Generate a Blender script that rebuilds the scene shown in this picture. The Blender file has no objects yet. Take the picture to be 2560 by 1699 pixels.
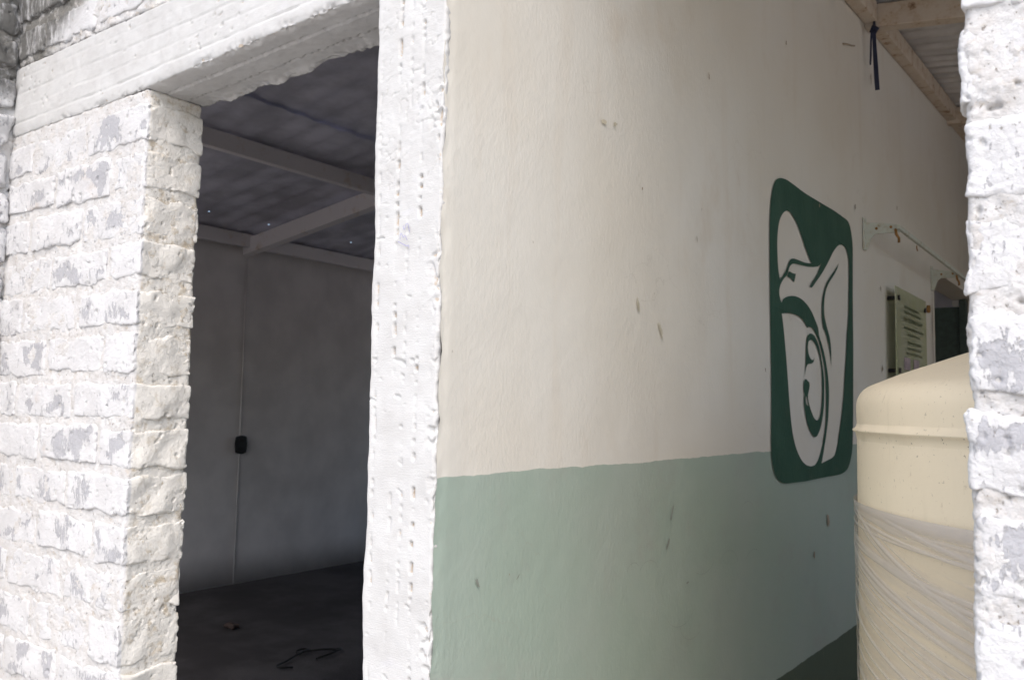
import bpy, bmesh, math, random
import numpy as np
from mathutils import Matrix, Vector
R = math.radians
rng = np.random.default_rng(11)
random.seed(5)
sc = bpy.context.scene
col = sc.collection

# ------------------------------------------------------------------ camera
cd = bpy.data.cameras.new('camera')
cam = bpy.data.objects.new('camera', cd); col.objects.link(cam)
cd.sensor_width = 36; cd.lens = 30.535; cd.clip_start = 0.02; cd.clip_end = 3000
cam.matrix_world = Matrix(((0.8078, 0.0313, 0.5886, 0.0),
                           (0.5892, -0.0743, -0.8046, -1.15),
                           (0.0185, 0.9967, -0.0785, 1.45),
                           (0, 0, 0, 1)))
cd.dof.use_dof = True; cd.dof.focus_distance = 1.75; cd.dof.aperture_fstop = 8.0
sc.camera = cam
# ------------------------------------------------------------------ light
SUN_EL, SUN_AZ = 53.0, 152.0        # azimuth clockwise from +Y: the sun stands in front of the facade, to the right
w = bpy.data.worlds.new('World'); sc.world = w; w.use_nodes = True
nt = w.node_tree
sky = nt.nodes.new('ShaderNodeTexSky'); sky.sky_type = 'NISHITA'; sky.sun_disc = False
sky.sun_elevation = R(SUN_EL); sky.sun_rotation = R(SUN_AZ)
sky.air_density = 1.0; sky.dust_density = 3.0; sky.ozone_density = 1.0
bg = nt.nodes['Background']; bg.inputs['Strength'].default_value = 0.15
nt.links.new(sky.outputs[0], bg.inputs['Color'])
sd = bpy.data.lights.new('sun', 'SUN'); sd.energy = 1.3; sd.angle = R(65); sd.color = (1, 0.97, 0.93)
sun = bpy.data.objects.new('sun', sd); col.objects.link(sun)
az = R(SUN_AZ); el = R(SUN_EL)
sdir = Vector((math.sin(az)*math.cos(el), math.cos(az)*math.cos(el), math.sin(el)))
sun.rotation_euler = sdir.to_track_quat('Z', 'Y').to_euler(); sun.location = sdir*20
sc.view_settings.view_transform = 'Standard'; sc.view_settings.look = 'None'
sc.view_settings.exposure = 0.95; sc.view_settings.gamma = 1
sc.view_settings.use_curve_mapping = False
sc.cycles.use_denoising = True
sc.cycles.max_bounces = 14; sc.cycles.diffuse_bounces = 7

# ------------------------------------------------------------------ noise
_P = np.random.default_rng(3).permutation(256).astype(np.int32); _P = np.concatenate([_P, _P, _P])
_G = np.array([(1,1,0),(-1,1,0),(1,-1,0),(-1,-1,0),(1,0,1),(-1,0,1),(1,0,-1),(-1,0,-1),(0,1,1),(0,-1,1),(0,1,-1),(0,-1,-1)], dtype=np.float32)
def pn(p, s=1.0, seed=0):
    """Perlin noise of points p (n,3), cell size s."""
    q = np.asarray(p, dtype=np.float32)/np.asarray(s, dtype=np.float32) + np.float32(seed*17.31 + 500)
    i = np.floor(q).astype(np.int32); f = q - i; i &= 255
    u = f*f*f*(f*(f*6-15)+10)
    def g(dx, dy, dz):
        h = _P[_P[_P[i[:,0]+dx]+i[:,1]+dy]+i[:,2]+dz] % 12
        gg = _G[h]
        return gg[:,0]*(f[:,0]-dx)+gg[:,1]*(f[:,1]-dy)+gg[:,2]*(f[:,2]-dz)
    def l(a, b, t): return a+(b-a)*t
    x00 = l(g(0,0,0), g(1,0,0), u[:,0]); x10 = l(g(0,1,0), g(1,1,0), u[:,0])
    x01 = l(g(0,0,1), g(1,0,1), u[:,0]); x11 = l(g(0,1,1), g(1,1,1), u[:,0])
    return l(l(x00, x10, u[:,1]), l(x01, x11, u[:,1]), u[:,2])
def sstep(a, b, x):
    t = np.clip((x-a)/(b-a), 0, 1); return t*t*(3-2*t)

# ------------------------------------------------------------------ mesh helpers
def link(name, me, mat, parent=None, loc=None):
    o = bpy.data.objects.new(name, me); col.objects.link(o)
    if mat: me.materials.append(mat)
    if parent: o.parent = parent
    if loc: o.location = loc
    return o
def mesh(name, v, f, mat, parent=None, smooth=True, wear=None):
    me = bpy.data.meshes.new(name)
    me.from_pydata(np.asarray(v, dtype=np.float32), [], f)
    if smooth: me.polygons.foreach_set('use_smooth', np.ones(len(me.polygons), dtype=bool))
    if wear is not None:
        a = me.attributes.new('wear', 'FLOAT', 'POINT'); a.data.foreach_set('value', np.asarray(wear, dtype=np.float32))
    me.update()
    return link(name, me, mat, parent)
def tag(o, label=None, cat=None, group=None, kind=None):
    if label: o['label'] = label
    if cat: o['category'] = cat
    if group: o['group'] = group
    if kind: o['kind'] = kind
    return o
def empty(name, loc=(0,0,0)):
    o = bpy.data.objects.new(name, None); col.objects.link(o); o.location = loc; o.empty_display_size = 0.1
    return o
def lin(a, b, res): return np.linspace(a, b, max(2, int(round((b-a)/res))+1))
def near(a, b, fine, coarse, d):
    """coordinates fine for the first d metres from a, then coarse."""
    if b-a <= d*1.2: return lin(a, b, fine)
    return np.concatenate([lin(a, a+d, fine), lin(a+d, b, coarse)[1:]])
def gridbox(X, Y, Z, faces='xXyYzZ'):
    V, F, n = [], [], 0
    def add(a, b, fn, flip):
        nonlocal n
        A, Bm = np.meshgrid(a, b, indexing='ij'); p = fn(A.ravel(), Bm.ravel())
        na, nb = len(a), len(b)
        idx = np.arange(na*nb).reshape(na, nb)
        q = np.stack([idx[:-1,:-1].ravel(), idx[1:,:-1].ravel(), idx[1:,1:].ravel(), idx[:-1,1:].ravel()], 1)
        if flip: q = q[:, ::-1]
        V.append(p); F.append(q+n); n += len(p)
    st = lambda x, y, z: np.stack(np.broadcast_arrays(x, y, z), 1).astype(np.float64)
    if 'y' in faces: add(X, Z, lambda a, b: st(a, Y[0], b), False)
    if 'Y' in faces: add(X, Z, lambda a, b: st(a, Y[-1], b), True)
    if 'x' in faces: add(Y, Z, lambda a, b: st(X[0], a, b), True)
    if 'X' in faces: add(Y, Z, lambda a, b: st(X[-1], a, b), False)
    if 'z' in faces: add(X, Y, lambda a, b: st(a, b, Z[0]), True)
    if 'Z' in faces: add(X, Y, lambda a, b: st(a, b, Z[-1]), False)
    V = np.concatenate(V); F = np.concatenate(F)
    _, first, inv = np.unique(np.round(V, 5), axis=0, return_index=True, return_inverse=True)
    return V[first], inv.reshape(-1)[F]
def rounded(V, r):
    lo = V.min(0); hi = V.max(0)
    rr = np.minimum(r, (hi-lo)*0.45)
    c = np.clip(V, lo+rr, hi-rr); d = V-c
    n = d/np.maximum(np.linalg.norm(d, axis=1, keepdims=True), 1e-9)
    return c + n*rr.min(), n
def boxm(name, lo, hi, mat, parent=None, bevel=0.0, rot=None):
    """plain box with bevelled edges"""
    bm = bmesh.new(); bmesh.ops.create_cube(bm, size=1)
    lo = np.array(lo); hi = np.array(hi); s = hi-lo; c = (hi+lo)/2
    for v in bm.verts: v.co = Vector((v.co.x*s[0]+c[0], v.co.y*s[1]+c[1], v.co.z*s[2]+c[2]))
    if bevel: bmesh.ops.bevel(bm, geom=bm.edges[:], offset=bevel, segments=2, affect='EDGES', profile=0.5)
    me = bpy.data.meshes.new(name); bm.to_mesh(me); bm.free()
    return link(name, me, mat, parent)
def tube(name, pts, rad, mat, parent=None, n=8, cap=True):
    pts = [Vector(p) for p in pts]; V = []; F = []
    up = Vector((0.13, 0.21, 0.97))
    for k, p in enumerate(pts):
        t = (pts[min(k+1, len(pts)-1)]-pts[max(k-1, 0)]).normalized()
        a = t.cross(up); a = a.normalized() if a.length > 1e-4 else Vector((1,0,0))
        b = t.cross(a).normalized(); r = rad[k] if hasattr(rad, '__len__') else rad
        for j in range(n):
            q = 2*math.pi*j/n; V.append(p + a*math.cos(q)*r + b*math.sin(q)*r)
    for k in range(len(pts)-1):
        for j in range(n):
            F.append((k*n+j, k*n+(j+1) % n, (k+1)*n+(j+1) % n, (k+1)*n+j))
    if cap: F.append(tuple(range(n))[::-1]); F.append(tuple(range((len(pts)-1)*n, len(pts)*n)))
    me = bpy.data.meshes.new(name); me.from_pydata([tuple(v) for v in V], [], F)
    for p in me.polygons: p.use_smooth = len(p.vertices) == 4
    return link(name, me, mat, parent)

# ------------------------------------------------------------------ materials
class NT:
    def __init__(s, name, rough=0.9, spec=0.25):
        s.m = bpy.data.materials.new(name); s.m.use_nodes = True; s.t = s.m.node_tree
        s.b = s.t.nodes['Principled BSDF']; s.b.inputs['Roughness'].default_value = rough
        s.b.inputs['Specular IOR Level'].default_value = spec
        s.geo = s.t.nodes.new('ShaderNodeNewGeometry').outputs['Position']
    def lk(s, a, b): s.t.links.new(a, b)
    def put(s, sock, v):
        if isinstance(v, bpy.types.NodeSocket): s.lk(v, sock)
        elif isinstance(v, (tuple, list)) and sock.type == 'RGBA' and len(v) == 3: sock.default_value = (*v, 1)
        else: sock.default_value = v
    def mapp(s, scale, loc=(0,0,0), rot=(0,0,0)):
        n = s.t.nodes.new('ShaderNodeMapping'); s.lk(s.geo, n.inputs[0]); n.inputs[3].default_value = scale
        n.inputs[1].default_value = loc; n.inputs[2].default_value = rot; return n.outputs[0]
    def noise(s, scale, detail=4, rough=0.55, vec=None, dist=0.0, out=0):
        n = s.t.nodes.new('ShaderNodeTexNoise'); s.lk(vec if vec is not None else s.geo, n.inputs['Vector'])
        n.inputs['Scale'].default_value = scale; n.inputs['Detail'].default_value = detail
        n.inputs['Roughness'].default_value = rough; n.inputs['Distortion'].default_value = dist; return n.outputs[out]
    def vor(s, scale, feature='F1', vec=None):
        n = s.t.nodes.new('ShaderNodeTexVoronoi'); n.feature = feature
        s.lk(vec if vec is not None else s.geo, n.inputs['Vector']); n.inputs['Scale'].default_value = scale; return n.outputs['Distance']
    def math(s, op, a, b=0.0, clamp=False):
        n = s.t.nodes.new('ShaderNodeMath'); n.operation = op; n.use_clamp = clamp
        s.put(n.inputs[0], a); s.put(n.inputs[1], b); return n.outputs[0]
    def step(s, v, a, b):
        n = s.t.nodes.new('ShaderNodeMapRange'); n.interpolation_type = 'SMOOTHSTEP'
        s.put(n.inputs[0], v); n.inputs[1].default_value = a; n.inputs[2].default_value = b; return n.outputs[0]
    def mix(s, f, a, b):
        n = s.t.nodes.new('ShaderNodeMix'); n.data_type = 'RGBA'
        s.put(n.inputs[0], f); s.put(n.inputs[6], a); s.put(n.inputs[7], b); return n.outputs[2]
    def attr(s, name):
        n = s.t.nodes.new('ShaderNodeAttribute'); n.attribute_name = name; return n.outputs['Fac']
    def xyz(s):
        n = s.t.nodes.new('ShaderNodeSeparateXYZ'); s.lk(s.geo, n.inputs[0]); return n.outputs
    def bump(s, h, dist, strength=1.0, prev=None):
        n = s.t.nodes.new('ShaderNodeBump'); n.inputs['Distance'].default_value = dist; n.inputs['Strength'].default_value = strength
        s.lk(h, n.inputs['Height'])
        if prev is not None: s.lk(prev, n.inputs['Normal'])
        s.lk(n.outputs[0], s.b.inputs['Normal']); return n.outputs[0]
    def color(s, v): s.put(s.b.inputs['Base Color'], v); return s
def plain(name, c, rough=0.8, metal=0.0, var=0.12, scale=30, spec=0.3):
    k = NT(name, rough, spec); k.b.inputs['Metallic'].default_value = metal
    n = k.noise(scale, 5)
    d = tuple(x*(1-var*2) for x in c); e = tuple(min(1, x*(1+var)) for x in c)
    k.color(k.mix(k.step(n, 0.3, 0.7), d, e)); k.bump(k.noise(scale*6, 3), 0.001, 0.4); return k.m

def brick_mat():
    """white lime paint brushed over grey concrete bricks, worn through in vertical streaks"""
    k = NT('painted_brick', 0.92, 0.15); X = k.xyz()
    streak = k.noise(1.0, 7, 0.70, k.mapp((130, 130, 42)))
    cloud = k.noise(30, 5, 0.62)
    t = k.math('ADD', k.math('MULTIPLY', streak, 1.05), k.math('MULTIPLY', cloud, 0.62))
    t = k.math('ADD', t, k.math('MULTIPLY', k.attr('wear'), 0.30))
    worn = k.step(t, 0.97, 1.03)
    white = k.mix(k.step(k.noise(9, 4), 0.35, 0.7), (0.60, 0.60, 0.605), (0.54, 0.535, 0.535))
    white = k.mix(k.math('MULTIPLY', k.step(k.noise(6.5, 5, 0.6, k.mapp((1,1,1), (3,1,7))), 0.62, 0.76), 0.45), white, (0.52, 0.43, 0.36))
    grey = k.mix(k.noise(160, 4), (0.33, 0.33, 0.35), (0.43, 0.43, 0.45))
    c = k.mix(k.math('MULTIPLY', worn, 0.9), white, grey)
    spk = k.step(k.noise(1.0, 4, 0.7, k.mapp((135, 135, 95), (3, 3, 3))), 0.655, 0.70)
    c = k.mix(k.math('MULTIPLY', spk, 0.7), c, (0.30, 0.27, 0.23))
    jamb = k.math('MULTIPLY', k.step(X[1], 0.005, 0.011), k.math('MULTIPLY', k.step(X[0], -2.02, -1.99), k.math('SUBTRACT', 1.0, k.step(X[0], -1.9, -1.8))))  # cream jamb paint, lightened in place of missing light on the reveal
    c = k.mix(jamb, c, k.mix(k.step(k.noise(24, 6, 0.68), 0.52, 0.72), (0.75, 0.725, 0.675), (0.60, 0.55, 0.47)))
    # soot and lichen washed down onto the blocks above the lintel near the corner
    up = k.step(k.math('ADD', X[2], k.math('MULTIPLY', X[0], -0.62)), 3.93, 4.05)
    sn = k.step(k.noise(1.0, 6, 0.65, k.mapp((42, 42, 12))), 0.28, 0.56)
    c = k.mix(k.math('MULTIPLY', k.math('MULTIPLY', up, sn), 0.95), c, (0.12, 0.118, 0.11))
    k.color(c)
    h = k.math('ADD', k.math('MULTIPLY', worn, -0.45), k.math('MULTIPLY', k.noise(240, 5, 0.65), 1.0))
    h = k.math('ADD', h, k.math('MULTIPLY', spk, -0.8))
    k.bump(h, 0.0025, 0.8); return k.m
def mortar_mat():
    k = NT('painted_mortar', 0.95, 0.1); X = k.xyz()
    c = k.mix(k.step(k.noise(30, 5, 0.6), 0.35, 0.7), (0.60, 0.595, 0.59), (0.54, 0.52, 0.50))
    c = k.mix(k.math('MULTIPLY', k.step(k.noise(26, 6, 0.68, k.mapp((1,1,1.8), (1,9,2))), 0.56, 0.68), 0.6), c, (0.42, 0.36, 0.29))
    up = k.step(k.math('ADD', X[2], k.math('MULTIPLY', X[0], -0.62)), 3.92, 4.04)
    sn = k.step(k.noise(24, 6, 0.65), 0.28, 0.52)
    c = k.mix(k.math('MULTIPLY', k.math('MULTIPLY', up, sn), 0.9), c, (0.15, 0.145, 0.13))
    jamb = k.math('MULTIPLY', k.step(X[1], 0.007, 0.013), k.math('MULTIPLY', k.step(X[0], -2.02, -1.99), k.math('SUBTRACT', 1.0, k.step(X[0], -1.9, -1.8))))  # jamb mortar lightened too, standing in for light on the reveal
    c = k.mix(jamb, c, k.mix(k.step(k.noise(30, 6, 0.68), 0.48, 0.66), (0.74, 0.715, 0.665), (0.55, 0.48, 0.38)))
    spk = k.step(k.noise(1.0, 4, 0.7, k.mapp((140, 140, 110), (5, 3, 3))), 0.63, 0.68)
    c = k.mix(k.math('MULTIPLY', spk, 0.75), c, (0.26, 0.22, 0.18))
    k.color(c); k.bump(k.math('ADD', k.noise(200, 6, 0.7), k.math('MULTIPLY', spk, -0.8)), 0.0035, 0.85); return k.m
def concrete_mat():
    """white paint over board-marked concrete"""
    k = NT('painted_concrete', 0.9, 0.15); X = k.xyz()
    c = k.mix(k.step(k.noise(14, 5), 0.35, 0.75), (0.53, 0.53, 0.522), (0.47, 0.465, 0.455))
    speck = k.step(k.noise(1.0, 6, 0.72, k.mapp((120, 120, 75))), 0.655, 0.70)
    c = k.mix(k.math('MULTIPLY', speck, 0.8), c, (0.42, 0.39, 0.35))
    st = k.step(k.noise(7, 5, 0.6, k.mapp((1,1,2.2), (2,5,1))), 0.60, 0.72)
    c = k.mix(k.math('MULTIPLY', st, 0.38), c, (0.55, 0.55, 0.58))
    pit = k.attr('wear')       # bare aggregate where the edge has crumbled
    agg = k.mix(k.noise(190, 3), (0.30, 0.21, 0.13), (0.62, 0.56, 0.48))
    c = k.mix(k.math('MULTIPLY', k.step(k.math('ADD', pit, k.math('MULTIPLY', k.noise(150, 4), 0.9)), 0.92, 1.08), 0.85), c, agg)
    k.color(c)
    brush = k.noise(1.0, 3, 0.5, k.mapp((24, 24, 520), rot=(0, R(4), 0)))
    b = k.bump(brush, 0.0012, 0.35); k.bump(k.noise(300, 4, 0.6), 0.0016, 0.5, b); return k.m
def plaster_mat(bands=True):
    """trowelled plaster painted cream over light green over a dark green skirting band"""
    k = NT('painted_plaster', 0.72, 0.3); X = k.xyz()
    wob = k.math('ADD', k.math('MULTIPLY', k.math('SUBTRACT', k.noise(14, 3), 0.5), 0.010), k.math('MULTIPLY', k.math('SUBTRACT', k.noise(2.2, 1), 0.5), 0.014))
    z = k.math('ADD', X[2], wob)
    big = k.noise(1.7, 3, 0.5)
    cream = k.mix(k.step(big, 0.35, 0.68), (0.63, 0.613, 0.562), (0.605, 0.577, 0.512))
    tan = k.step(k.noise(2.3, 6, 0.66, k.mapp((1,1.2,0.9), (4,2,8))), 0.55, 0.74)
    cream = k.mix(k.math('MULTIPLY', tan, 0.32), cream, (0.50, 0.42, 0.32))
    run = k.step(k.noise(1.0, 4, 0.6, k.mapp((9, 9, 0.8))), 0.55, 0.75)
    cream = k.mix(k.math('MULTIPLY', run, 0.20), cream, (0.52, 0.45, 0.36))
    green = k.mix(k.step(k.noise(2.6, 4), 0.35, 0.7), (0.305, 0.375, 0.32), (0.33, 0.385, 0.34))
    scuff = k.step(k.noise(3.0, 6, 0.7, k.mapp((1,1,1.3), (9,1,3))), 0.52, 0.70)
    green = k.mix(k.math('MULTIPLY', scuff, 0.30), green, (0.30, 0.285, 0.265))
    green = k.mix(k.math('MULTIPLY', run, 0.18), green, (0.30, 0.33, 0.28))
    dark = (0.075, 0.105, 0.075)
    c = cream
    if bands:
        c = k.mix(k.step(z, 1.3255, 1.3275), green, cream)
        c = k.mix(k.step(z, 0.584, 0.588), dark, c)
    wv = k.mapp((1, 1, 1)); 
    dn = k.t.nodes.new('ShaderNodeVectorMath'); dn.operation = 'MULTIPLY_ADD'
    k.lk(k.noise(7, 4, out=1), dn.inputs[0]); dn.inputs[1].default_value = (0.16, 0.16, 0.16); k.lk(wv, dn.inputs[2])
    crack = k.math('SUBTRACT', 1.0, k.step(k.vor(2.6, 'DISTANCE_TO_EDGE', dn.outputs[0]), 0.0, 0.0045))
    crack = k.math('MULTIPLY', crack, k.step(k.noise(2.4, 2, 0.5, k.mapp((1,1,1), (7,7,7))), 0.52, 0.62))
    c = k.mix(k.math('MULTIPLY', crack, 0.18), c, (0.30, 0.27, 0.22))
    dots = k.math('MULTIPLY', k.step(k.noise(1.0, 2, 0.5, k.mapp((48, 48, 30))), 0.785, 0.81), 0.4)
    c = k.mix(dots, c, (0.20, 0.16, 0.12))
    k.color(c)
    b = k.bump(k.noise(11, 5, 0.6), 0.012, 0.12)
    tr = k.noise(1.0, 5, 0.6, k.mapp((95, 95, 60)))
    tr = k.math('MULTIPLY', tr, k.step(k.noise(4.5, 3), 0.25, 0.75))
    k.bump(tr, 0.0030, 0.45, b); return k.m
def emblem_mat():
    k = NT('emblem_green', 0.6, 0.3)
    c = k.mix(k.step(k.noise(1.0, 4, 0.6, k.mapp((9, 9, 5))), 0.3, 0.75), (0.018, 0.066, 0.044), (0.030, 0.084, 0.058))
    c = k.mix(k.math('MULTIPLY', k.step(k.noise(9, 5, 0.6), 0.55, 0.75), 0.35), c, (0.075, 0.10, 0.075))
    k.color(c); k.bump(k.noise(1.0, 5, 0.6, k.mapp((95, 95, 60))), 0.003, 0.5); return k.m
def rust_mat(name, paint, amount=0.55, scale=8):
    k = NT(name, 0.7, 0.3)
    n = k.noise(scale, 7, 0.7); r = k.step(n, amount, amount+0.12)
    rust = k.mix(k.noise(60, 4), (0.20, 0.085, 0.035), (0.10, 0.055, 0.03))
    halo = k.mix(k.math('MULTIPLY', k.step(n, amount-0.12, amount+0.06), 0.55), paint, tuple(a*b for a, b in zip(paint, (0.75, 0.6, 0.42))))
    k.color(k.mix(k.math('MULTIPLY', r, 0.85), halo, rust)); k.bump(k.noise(90, 5), 0.002, 0.6); return k.m
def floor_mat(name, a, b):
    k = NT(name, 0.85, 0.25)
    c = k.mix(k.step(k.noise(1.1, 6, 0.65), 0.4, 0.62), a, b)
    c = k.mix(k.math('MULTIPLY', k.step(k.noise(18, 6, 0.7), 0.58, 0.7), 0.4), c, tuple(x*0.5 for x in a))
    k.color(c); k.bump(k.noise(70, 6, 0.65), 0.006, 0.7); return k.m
def tank_mat():
    k = NT('tank_plastic', 0.42, 0.45); X = k.xyz()
    c = k.mix(k.step(k.noise(3, 4), 0.35, 0.7), (0.76, 0.66, 0.49), (0.71, 0.615, 0.455))
    dust = k.step(k.noise(1.0, 7, 0.75, k.mapp((70, 70, 32))), 0.60, 0.70)
    c = k.mix(k.math('MULTIPLY', dust, 0.42), c, (0.30, 0.21, 0.13))
    run = k.step(k.noise(1.0, 4, 0.6, k.mapp((34, 34, 2.2))), 0.58, 0.76)
    c = k.mix(k.math('MULTIPLY', run, 0.22), c, (0.50, 0.42, 0.29))
    spk = k.step(k.noise(130, 3, 0.6), 0.67, 0.70)
    band = k.math('MULTIPLY', k.step(X[2], 1.36, 1.41), k.math('SUBTRACT', 1.0, k.step(X[2], 1.415, 1.425)))
    c = k.mix(k.math('MULTIPLY', spk, k.math('ADD', 0.35, k.math('MULTIPLY', band, 0.6), True)), c, (0.10, 0.065, 0.04))
    k.color(c); k.bump(k.noise(28, 4), 0.003, 0.25); return k.m
def film_mat():
    """clear stretch film: see-through where it is one layer, milky where it is bunched"""
    k = NT('stretch_film', 0.28, 0.6)
    t = k.t; out = t.nodes['Material Output']
    th = k.attr('wear')
    k.color(k.mix(th, (0.52, 0.48, 0.43), (0.54, 0.505, 0.495)))
    tr = t.nodes.new('ShaderNodeBsdfTransparent'); tr.inputs[0].default_value = (0.95, 0.94, 0.92, 1)
    mx = t.nodes.new('ShaderNodeMixShader')
    k.put(mx.inputs[0], k.math('ADD', 0.16, k.math('MULTIPLY', th, 0.55), True))
    k.lk(tr.outputs[0], mx.inputs[1]); k.lk(k.b.outputs[0], mx.inputs[2]); k.lk(mx.outputs[0], out.inputs[0])
    return k.m
def plate_mat():
    k = NT('tinted_acrylic', 0.25, 0.5)
    t = k.t; out = t.nodes['Material Output']
    k.color(k.mix(k.step(k.noise(6, 5), 0.35, 0.7), (0.46, 0.49, 0.30), (0.53, 0.54, 0.40)))
    tr = t.nodes.new('ShaderNodeBsdfTransparent'); tr.inputs[0].default_value = (0.74, 0.77, 0.66, 1)
    mx = t.nodes.new('ShaderNodeMixShader'); mx.inputs[0].default_value = 0.6
    k.lk(tr.outputs[0], mx.inputs[1]); k.lk(k.b.outputs[0], mx.inputs[2]); k.lk(mx.outputs[0], out.inputs[0])
    return k.m
M = dict(brick=brick_mat(), mortar=mortar_mat(), concrete=concrete_mat(), plaster=plaster_mat(), cream=plaster_mat(False), emblem=emblem_mat(),
    beam=rust_mat('rusty_cream_paint', (0.56, 0.49, 0.41), 0.57, 16), purlin=rust_mat('dusty_steel', (0.74, 0.70, 0.70), 0.66, 9),
    bracket=rust_mat('chipped_pale_paint', (0.50, 0.53, 0.48), 0.60, 34),
    sheet=plain('weathered_sheet', (0.55, 0.54, 0.53), 0.45, 0.0, 0.10, 5), room_sheet=plain('dull_fibre_sheet', (0.58, 0.57, 0.64), 0.85, 0.0, 0.14, 4),
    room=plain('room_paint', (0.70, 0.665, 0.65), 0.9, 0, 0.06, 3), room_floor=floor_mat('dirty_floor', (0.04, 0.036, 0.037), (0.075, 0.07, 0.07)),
    corridor=floor_mat('corridor_floor', (0.34, 0.25, 0.16), (0.44, 0.33, 0.21)), ground=floor_mat('yard_ground', (0.46, 0.43, 0.39), (0.54, 0.51, 0.47)),
    tan=plain('tan_paint', (0.60, 0.47, 0.32), 0.9, 0, 0.06, 4),
    tank=tank_mat(), film=film_mat(), plate=plate_mat(), black=plain('black_plastic', (0.02, 0.02, 0.022), 0.5),
    strap=plain('navy_strap', (0.025, 0.03, 0.06), 0.7), door=plain('door_green', (0.035, 0.055, 0.045), 0.5), ink=plain('blue_ink', (0.30, 0.29, 0.50), 0.7),
    scuff=plain('grey_scuff', (0.25, 0.27, 0.24), 0.8), brown=plain('brown_mark', (0.30, 0.25, 0.19), 0.8), text=plain('plaque_print', (0.10, 0.12, 0.06), 0.6),
    pink=plain('plaque_seal', (0.36, 0.29, 0.31), 0.6), rust=plain('rust_cap', (0.28, 0.15, 0.05), 0.8), cable=plain('black_cable', (0.015, 0.015, 0.015), 0.6),
    scrap=plain('brown_scrap', (0.06, 0.042, 0.036), 0.9), stucco=plain('yard_stucco', (0.72, 0.70, 0.67), 0.9, 0, 0.06, 5), yellow=plain('yellow_stain', (0.50, 0.46, 0.36), 0.8))

# ------------------------------------------------------------------ ground and floors
def sheet(name, x0, x1, y0, y1, z, mat):
    me = bpy.data.meshes.new(name); me.from_pydata([(x0,y0,z),(x1,y0,z),(x1,y1,z),(x0,y1,z)], [], [(0,1,2,3)])
    return tag(link(name, me, mat), kind='structure')
sheet('ground', -900, 900, -900, 900, -0.02, M['ground'])
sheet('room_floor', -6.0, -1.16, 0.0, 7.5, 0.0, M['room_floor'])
sheet('corridor_floor', -1.16, 2.6, 0.0, 7.5, -0.004, M['corridor'])

# ------------------------------------------------------------------ brick walls
COURSE = 0.1145; TOP = 2.195
def brick_disp(p, n, rough=1.0, seed=0):
    d = 0.0018*pn(p, 0.07, seed) + 0.0008*pn(p, 0.022, seed+1) + 0.0008*pn(p, 0.007, seed+2)
    pit = pn(p, 0.016, seed+3); d -= 0.006*sstep(0.46, 0.70, pit)
    return p + n*(d*rough)[:, None]
def brick(parent, X, Y, Z, wear, seed, rough=1.0, r=0.009, faces='xXyzZ', crack=0.008):
    V, F = gridbox(X, Y, Z, faces)
    lo = V.min(0); hi = V.max(0)
    p, n = rounded(V, r)
    # hand-made outline: edges waver, corners are knocked off
    wv = np.stack([pn(p, 0.06, seed+4), pn(p, 0.06, seed+5)*0.3, pn(p, 0.05, seed+6)], 1)*0.008
    p = p+wv
    mk = sstep(-0.15, 0.25, pn(p, 0.08, seed+8))
    p = p-n*(crack*np.exp(-((V[:,2]-lo[2])/0.0045)**2)*mk+crack*0.5*np.exp(-((hi[2]-V[:,2])/0.004)**2)*(1-mk))[:, None]
    p = brick_disp(p, n, rough, seed % 7)
    ed = np.sort(np.stack([np.minimum(V[:,i]-lo[i], hi[i]-V[:,i]) for i in range(3)], 1), 1)[:, 1]
    p = p-n*(0.0032*(1-sstep(0.002, 0.014, ed))*sstep(0.0, 0.4, pn(p, 0.014, seed % 5)+0.6*pn(p, 0.04, 2)))[:, None]
    ex = np.minimum(V[:,0]-lo[0], hi[0]-V[:,0]); ez = np.minimum(V[:,2]-lo[2], hi[2]-V[:,2])
    ey = V[:,1]-lo[1]
    m = sstep(0.0, 0.03, ez+0.03*pn(p, 0.03, 3))*sstep(-0.15, 0.35, pn(p, 0.085, seed % 11))*sstep(0.0, 0.03, ex+0.03*pn(p, 0.03, 4))*(1-sstep(0.002, 0.012, ey))*1.15
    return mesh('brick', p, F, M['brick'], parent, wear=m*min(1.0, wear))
def mortar_box(parent, X, Y, Z, amp, faces, seed=0, y_add=None):
    V, F = gridbox(X, Y, Z, faces); p, n = rounded(V, 0.012)
    d = amp*(1.1*pn(p, 0.06, seed)+0.40*pn(p, 0.024, seed+1)+0.35*pn(p, 0.011, seed+2)+0.5*pn(p, 0.0065, seed+2)*sstep(-0.1, 0.3, pn(p, 0.05, seed+5))) - amp*1.5*sstep(0.45, 0.68, pn(p, 0.013, seed+3))
    return mesh('mortar', p+n*d[:, None], F, M['mortar'], parent)

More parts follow.
